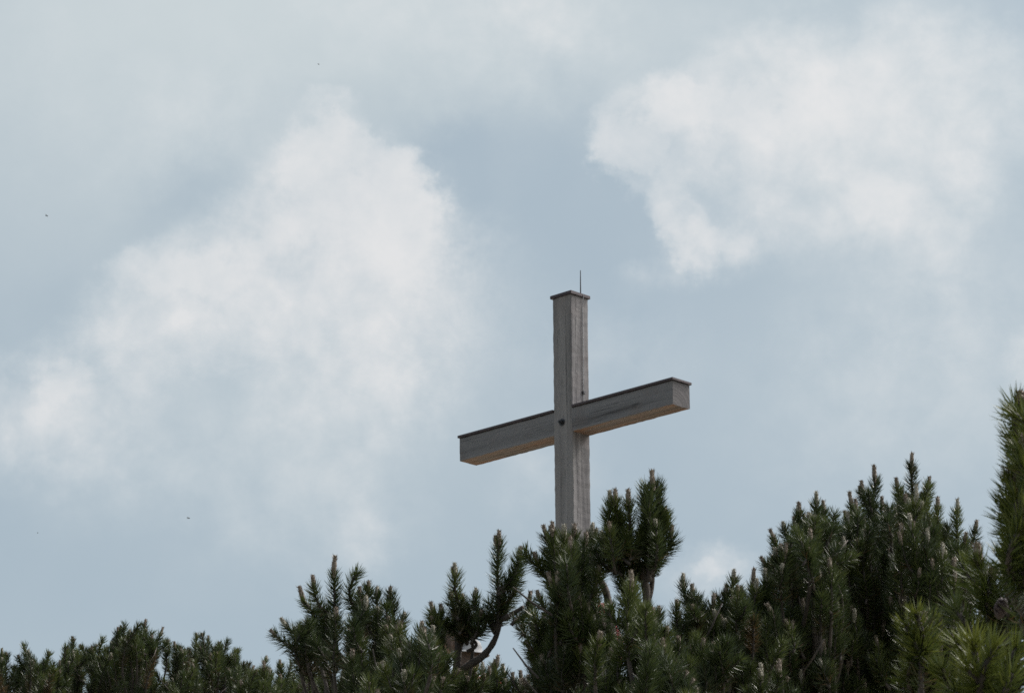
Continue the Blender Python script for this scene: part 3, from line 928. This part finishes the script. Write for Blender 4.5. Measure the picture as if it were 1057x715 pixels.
p = Pine(1035, 4.3, 11, 0.035, 0.0022, M_needle_y)
for x, y, c, fo, dr, cs in ((1008, 560, 1, .10, (-.1, 0, 1), .03), (1022, 583, 1, .10, (-.1, -.4, 1), .02), (1045, 590, 0, .12, (.1, -.2, 1), 0.02),
                            (998, 590, 0, .10, (-.6, -.3, 1), .02), (1018, 610, 0, .11, (-.3, -.7, 1), .02), (1052, 625, 0, .12, (.2, -.5, 1), .02),
                            (1035, 560, 1, .10, (.1, .1, 1), .02), (985, 625, 0, .11, (-.6, -.2, .9), .02), (1060, 600, 0, .12, (.2, 0, 1), .02), (1010, 650, 0, .12, (-.3, -.6, .8), .02), (1040, 660, 0, .12, (.1, -.6, .9), .02)):
    pt = at(x, y, 4.3 + random.uniform(-.08, .08)) - Vector((0, 0, cs * .8 if c else 0))
    p.shoot(pt, dr, fo, c, 0, cs, anchor=at(1036, 740, 4.35), tone=random.uniform(.3, .6))
bm = bmesh.new()
for i in range(11):
    for k in range(6 if 1 < i < 9 else 4):
        a = 2.4 * (i * 6 + k) + i * .3
        t = i / 10
        r = .014 * math.sin(math.pi * (0.12 + .8 * t)) + .001
        mt = Matrix.Translation((math.cos(a) * r * .7, math.sin(a) * r * .7, .034 * t)) @ Matrix.Rotation(a, 4, 'Z') @ Matrix.Rotation(R(38), 4, 'Y') @ Matrix.Diagonal((.0028, .0055, .0075, 1))
        bmesh.ops.create_icosphere(bm, subdivisions=1, radius=1, matrix=mt)
bmesh.ops.create_icosphere(bm, subdivisions=2, radius=1, matrix=Matrix.Translation((0, 0, .017)) @ Matrix.Diagonal((.008, .008, .017, 1)))
cone_me = bpy.data.meshes.new('pine_cone'); bm.to_mesh(cone_me); bm.free(); cone_me.materials.append(M_cone)
p.cones.append((cone_me, at(1031, 636, 4.14), (R(30), R(15), 0)))
p.build('near yellow-green pine with a small dark cone among its needles', group='near pines at the right edge')

p = Pine(950, 4.6, 10, 0.035, 0.0022, M_needle_y)
for x, y, dr, fo, tn in ((946, 632, (0, -.5, 1), .12, .62), (936, 644, (-.5, -.3, .9), .11, .7), (962, 640, (.5, -.3, .9), .11, .6), (944, 662, (-.4, -.7, .7), .11, .6),
                         (955, 668, (.2, -.9, .5), .11, .5), (938, 695, (-.5, -.3, .7), .11, .45), (968, 690, (.3, -.5, .8), .12, .45), (945, 705, (0, -.6, .7), .12, .4)):
    p.shoot(at(x, y, 4.6 + random.uniform(-.05, .05)), dr, fo, 0, 0, .02, anchor=at(948, 770, 4.7), tone=tn)
p.leader(952, 628, 1, .10, 0, .1, .018)
p.build('yellowish tuft of near pine rising in front of the big dark mass', group='near pines at the right edge')

p = Pine(1010, 3.7, 10, 0.035, 0.0023, M_needle_y)
for x, y, dr, fo, tn in ((985, 662, (-.5, -.4, .9), .12, .75), (1005, 660, (-.2, -.5, 1), .12, .8), (1028, 665, (.2, -.4, 1), .12, .6), (1050, 668, (.4, -.4, 1), .12, .5), (972, 690, (-.8, -.4, .7), .11, .6),
                         (998, 688, (-.3, -.8, .6), .12, .7), (1022, 692, (.1, -.8, .6), .12, .6), (1046, 695, (.3, -.7, .7), .12, .5), (985, 715, (-.5, -.7, .5), .12, .5), (1015, 720, (0, -.8, .5), .12, .5), (1064, 690, (.5, -.3, .9), .12, .5)):
    p.shoot(at(x, y, 3.7 + random.uniform(-.05, .05)), dr, fo, 0, 0, .02, anchor=at(1015, 790, 3.8), tone=tn)
p.build('nearest pine tufts in the lower right corner, bright tipped', group='near pines at the right edge')


# ------------------------------------------------------------------ people at the summit, mostly behind the pines
def skin_tone(name, c):
    return plain(name, tuple(x * .85 for x in c), c, 18, 0.55)


M_skin = skin_tone('skin', (0.55, 0.33, 0.25))
M_red = plain('red_jacket_cloth', (0.20, 0.018, 0.03), (0.28, 0.03, 0.045), 14, 0.8)
M_orange = plain('brick_orange_cloth', (0.26, 0.045, 0.025), (0.33, 0.065, 0.035), 14, 0.85)
M_blue = plain('pale_blue_cloth', (0.50, 0.60, 0.70), (0.66, 0.72, 0.78), 14, 0.85)
M_navy = plain('navy_cloth', (0.018, 0.02, 0.032), (0.035, 0.04, 0.06), 14, 0.85)
M_trouser = plain('grey_trouser_cloth', (0.07, 0.07, 0.075), (0.12, 0.12, 0.125), 14, 0.9)
M_hair = plain('brown_hair', (0.035, 0.02, 0.013), (0.08, 0.045, 0.03), 60, 0.6)
M_hat = plain('pale_hat_cloth', (0.17, 0.17, 0.18), (0.27, 0.265, 0.27), 20, 0.95)
M_shoe = plain('hiking_boot', (0.05, 0.035, 0.025), (0.10, 0.07, 0.05), 20, 0.8)
M_eye = plain('dark_eye', (0.015, 0.012, 0.01), (0.03, 0.02, 0.02), 20, 0.2)


def capsule(bm, a, b_, r0, r1, n=14):
    a, b_ = Vector(a), Vector(b_)
    d = b_ - a
    m = Matrix.Translation((a + b_) / 2) @ d.to_track_quat('Z', 'Y').to_matrix().to_4x4()
    bmesh.ops.create_cone(bm, cap_ends=True, segments=n, radius1=r0, radius2=r1, depth=d.length, matrix=m)
    for p_, r_ in ((a, r0), (b_, r1)):
        bmesh.ops.create_uvsphere(bm, u_segments=n, v_segments=8, radius=r_, matrix=Matrix.Translation(p_))


def ellipsoid(bm, c, r, rot=None):
    m = Matrix.Translation(c) @ (rot or Matrix.Identity(4)) @ Matrix.Diagonal((*r, 1))
    bmesh.ops.create_uvsphere(bm, u_segments=20, v_segments=12, radius=1, matrix=m)


def fused(name, bm, mat, parent, voxel):
    """join the shapes in bm into one continuous skin"""
    me = bpy.data.meshes.new(name)
    bm.to_mesh(me); bm.free()
    o = link(name, me, mat, parent)
    r = o.modifiers.new('skin', 'REMESH'); r.mode = 'VOXEL'; r.voxel_size = voxel; r.use_smooth_shade = True
    s = o.modifiers.new('smooth', 'SMOOTH'); s.factor = 0.5; s.iterations = 4
    return o


def person(loc, face, height, label, top, legs, hair=True, hat=None, arm=(0.08, 0.0), group='people resting at the summit'):
    k = height / 1.75
    root = empty('person', loc)
    root.rotation_euler.z = face                # faces local -y
    root.scale = (k, k, k)
    tag(root, label, 'person', group)
    J = {}
    for s in (-1, 1):
        J['hip', s] = Vector((s * .09, 0, .92)); J['knee', s] = Vector((s * .10, -.02, .50)); J['ank', s] = Vector((s * .105, .02, .09))
        J['sh', s] = Vector((s * .185, .01, 1.43)); J['el', s] = Vector((s * (.235 + arm[0]), .04, 1.16)); J['wr', s] = Vector((s * (.22 + arm[0] * .6), -.08 - arm[1], .93 + arm[1]))
    bm = bmesh.new()
    capsule(bm, (0, 0, .95), (0, 0, 1.20), .115, .12); ellipsoid(bm, (0, .0, 1.30), (.165, .105, .17)); ellipsoid(bm, (0, .01, .95), (.155, .11, .11))
    capsule(bm, (0, .015, 1.40), (0, .0, 1.56), .058, .052)
    ellipsoid(bm, (0, .005, 1.655), (.074, .094, .105)); ellipsoid(bm, (0, -.03, 1.60), (.055, .06, .06))
    capsule(bm, (0, -.088, 1.655), (0, -.108, 1.628), .010, .015, 8)            # nose
    capsule(bm, (-.022, -.082, 1.594), (.022, -.082, 1.594), .008, .008, 8)     # mouth
    ellipsoid(bm, (0, -.076, 1.558), (.028, .02, .018))
    for s in (-1, 1):
        ellipsoid(bm, (s * .076, .01, 1.648), (.012, .02, .032))                # ears
        capsule(bm, J['hip', s], J['knee', s], .082, .056); capsule(bm, J['knee', s], J['ank', s], .056, .038)
        capsule(bm, J['ank', s], J['ank', s] + Vector((s * .015, -.15, -.045)), .042, .034)
        capsule(bm, (0, .01, 1.42), J['sh', s], .06, .062); capsule(bm, J['sh', s], J['el', s], .05, .038); capsule(bm, J['el', s], J['wr', s], .038, .026)
        h = (J['wr', s] - J['el', s]).normalized()
        side = Vector((0, 1, 0)).cross(h).normalized()
        fwd = h.cross(side).normalized()
        w_ = J['wr', s]
        ellipsoid(bm, w_ + h * .045, (.018, .036, .048), h.to_track_quat('Z', 'Y').to_matrix().to_4x4())
        for i, L in enumerate((.066, .076, .071, .055)):
            o_ = w_ + h * .082 + fwd * (.027 - .018 * i)
            m_ = o_ + h * L * .5
            capsule(bm, o_, m_, .0085, .008, 8); capsule(bm, m_, m_ + (h * .8 - side * s * .5).normalized() * L * .5, .008, .0065, 8)
        t0 = w_ + h * .03 + fwd * .03
        capsule(bm, t0, t0 + (h * .7 + fwd * .7) * .04, .011, .009, 8); capsule(bm, t0 + (h * .7 + fwd * .7) * .04, t0 + h * .06 + fwd * .03, .009, .007, 8)
    fused('body', bm, M_skin, root, .0075)
    for s in (-1, 1):
        bm = bmesh.new(); ellipsoid(bm, (s * .031, -.083, 1.662), (.013, .008, .007))
        me = bpy.data.meshes.new('eye'); bm.to_mesh(me); bm.free(); link('eye', me, M_eye, root, True)
    bm = bmesh.new()
    capsule(bm, (0, 0, .93), (0, 0, 1.20), .140, .135); ellipsoid(bm, (0, 0, 1.30), (.188, .125, .18)); ellipsoid(bm, (0, .01, .93), (.172, .125, .09))
    capsule(bm, (0, .012, 1.42), (0, .008, 1.475), .085, .066)
    for s in (-1, 1):
        capsule(bm, (0, .01, 1.42), J['sh', s], .072, .076); capsule(bm, J['sh', s], J['el', s], .066, .053); capsule(bm, J['el', s], J['el', s].lerp(J['wr', s], .93), .053, .042)
    fused('jacket', bm, top, root, .013)
    bm = bmesh.new()
    ellipsoid(bm, (0, .01, .93), (.166, .12, .10))
    for s in (-1, 1):
        capsule(bm, J['hip', s], J['knee', s], .096, .072); capsule(bm, J['knee', s], J['ank', s] + Vector((0, 0, .04)), .072, .058)
    fused('trousers', bm, legs, root, .013)
    for s in (-1, 1):
        bm = bmesh.new()
        capsule(bm, J['ank', s] + Vector((0, .01, .02)), J['ank', s] + Vector((0, .02, -.04)), .054, .05)
        capsule(bm, J['ank', s] + Vector((0, .02, -.045)), J['ank', s] + Vector((s * .015, -.16, -.048)), .045, .04)
        fused('boot', bm, M_shoe, root, .01)
    if hair:
        bm = bmesh.new()
        ellipsoid(bm, (0, .022, 1.675), (.084, .096, .104)); ellipsoid(bm, (0, .065, 1.60), (.07, .045, .08))
        for i in range(26):
            a = random.uniform(-.2, math.pi + .2)
            capsule(bm, (math.cos(a) * .07, .02 + math.sin(a) * .075, 1.70), (math.cos(a) * .082, .03 + math.sin(a) * .085, 1.60 + random.uniform(-.05, .03)), .016, .009, 8)
        fused('hair', bm, M_hair, root, .008)
    if hat == 'sun':
        bm = bmesh.new()
        prof = [(.0, 1.795), (.05, 1.79), (.083, 1.765), (.096, 1.72), (.098, 1.69), (.115, 1.682), (.150, 1.668), (.152, 1.662), (.112, 1.674), (.094, 1.680)]
        vs = [[bm.verts.new((math.cos(2 * math.pi * j / 28) * r, .01 + math.sin(2 * math.pi * j / 28) * r * 1.12, z + .006 * math.sin(4 * math.pi * j / 28) * (r > .1))) for j in range(28)] for r, z in prof[1:]]
        tp = bm.verts.new((0, .01, 1.795))
        for j in range(28):
            bm.faces.new((tp, vs[0][j], vs[0][(j + 1) % 28]))
            for i in range(len(vs) - 1):
                bm.faces.new((vs[i][j], vs[i + 1][j], vs[i + 1][(j + 1) % 28], vs[i][(j + 1) % 28]))
        me = bpy.data.meshes.new('sun_hat'); bm.to_mesh(me); bm.free(); link('sun_hat', me, M_hat, root, True)
    if hat == 'cap':
        bm = bmesh.new()
        ellipsoid(bm, (0, .014, 1.692), (.090, .108, .098)); ellipsoid(bm, (0, -.115, 1.705), (.07, .075, .010), Matrix.Rotation(R(12), 4, 'X'))
        fused('cap', bm, M_navy, root, .008)
    return root


def stand(px, py_top, depth, **kw):
    """a person whose crown is seen at px, py_top, standing on the ground there"""
    t = at(px, py_top, depth)
    gz = ground_z(t.x, t.y)
    return person((t.x, t.y, gz), height=t.z - gz, **kw)


stand(602, 592, 36.2, face=R(20), label='person in a red jacket behind the thick pine below the cross', top=M_red, legs=M_trouser, arm=(.10, .0))
stand(464, 646, 32.5, face=R(-140), label='brown haired person in a pale blue top behind the dense low pine', top=M_blue, legs=M_trouser)
stand(485, 665, 31.0, face=R(160), label='person in pale grey sun hat and orange top seen through the forked pine', top=M_orange, legs=M_trouser, hat='sun')
stand(126, 660, 33.5, face=R(150), label='person in a dark navy cap behind the low left hedge', top=M_navy, legs=M_trouser, hat='cap', hair=False)

# ------------------------------------------------------------------ flies in the air
M_fly = plain('fly_body', (0.012, 0.012, 0.014), (0.03, 0.03, 0.03), 300, 0.4)
mw, q, b = material('fly_wing')
put(q, b, Base_Color=(0.25, 0.25, 0.26), Roughness=0.25, Alpha=0.55)


def fly(px, py, depth, size, rot, label):
    root = empty('fly', at(px, py, depth))
    root.rotation_euler = rot
    root.scale = (size,) * 3
    tag(root, label, 'fly', 'flies in the air above the pines')
    bm = bmesh.new()
    ellipsoid(bm, (0, 0, 0), (.16, .2, .16)); ellipsoid(bm, (0, .38, -.04), (.17, .30, .15)); ellipsoid(bm, (0, -.26, -.01), (.14, .11, .12))
    for s in (-1, 1):
        for k in (-.1, 0, .12):
            capsule(bm, (s * .1, k, -.1), (s * .28, k * 2, -.22), .02, .015, 6); capsule(bm, (s * .28, k * 2, -.22), (s * .34, k * 2.6, -.4), .015, .01, 6)
    me = bpy.data.meshes.new('body'); bm.to_mesh(me); bm.free()
    link('body', me, M_fly, root, True)
    for s in (-1, 1):
        bm = bmesh.new()
        ellipsoid(bm, (s * .42, .22, .14), (.36, .15, .008), Matrix.Rotation(s * R(25), 4, 'Z'))
        me = bpy.data.meshes.new('wing'); bm.to_mesh(me); bm.free()
        link('wing', me, mw, root, True)


fly(48.5, 222.5, 9.0, .0085, (R(20), R(15), R(60)), 'tiny dark fly in the air near the left edge, the highest on that side')
fly(194, 534, 9.0, .0085, (R(-15), R(10), R(-100)), 'tiny dark fly in the blue sky above the low left hedge')
fly(329, 66.5, 9.0, .0052, (R(10), R(-20), R(150)), 'tiny speck of a fly in the pale cloud near the top')
fly(39, 549.5, 9.0, .0048, (R(0), R(20), R(30)), 'faint tiny fly low at the far left above the hedge')
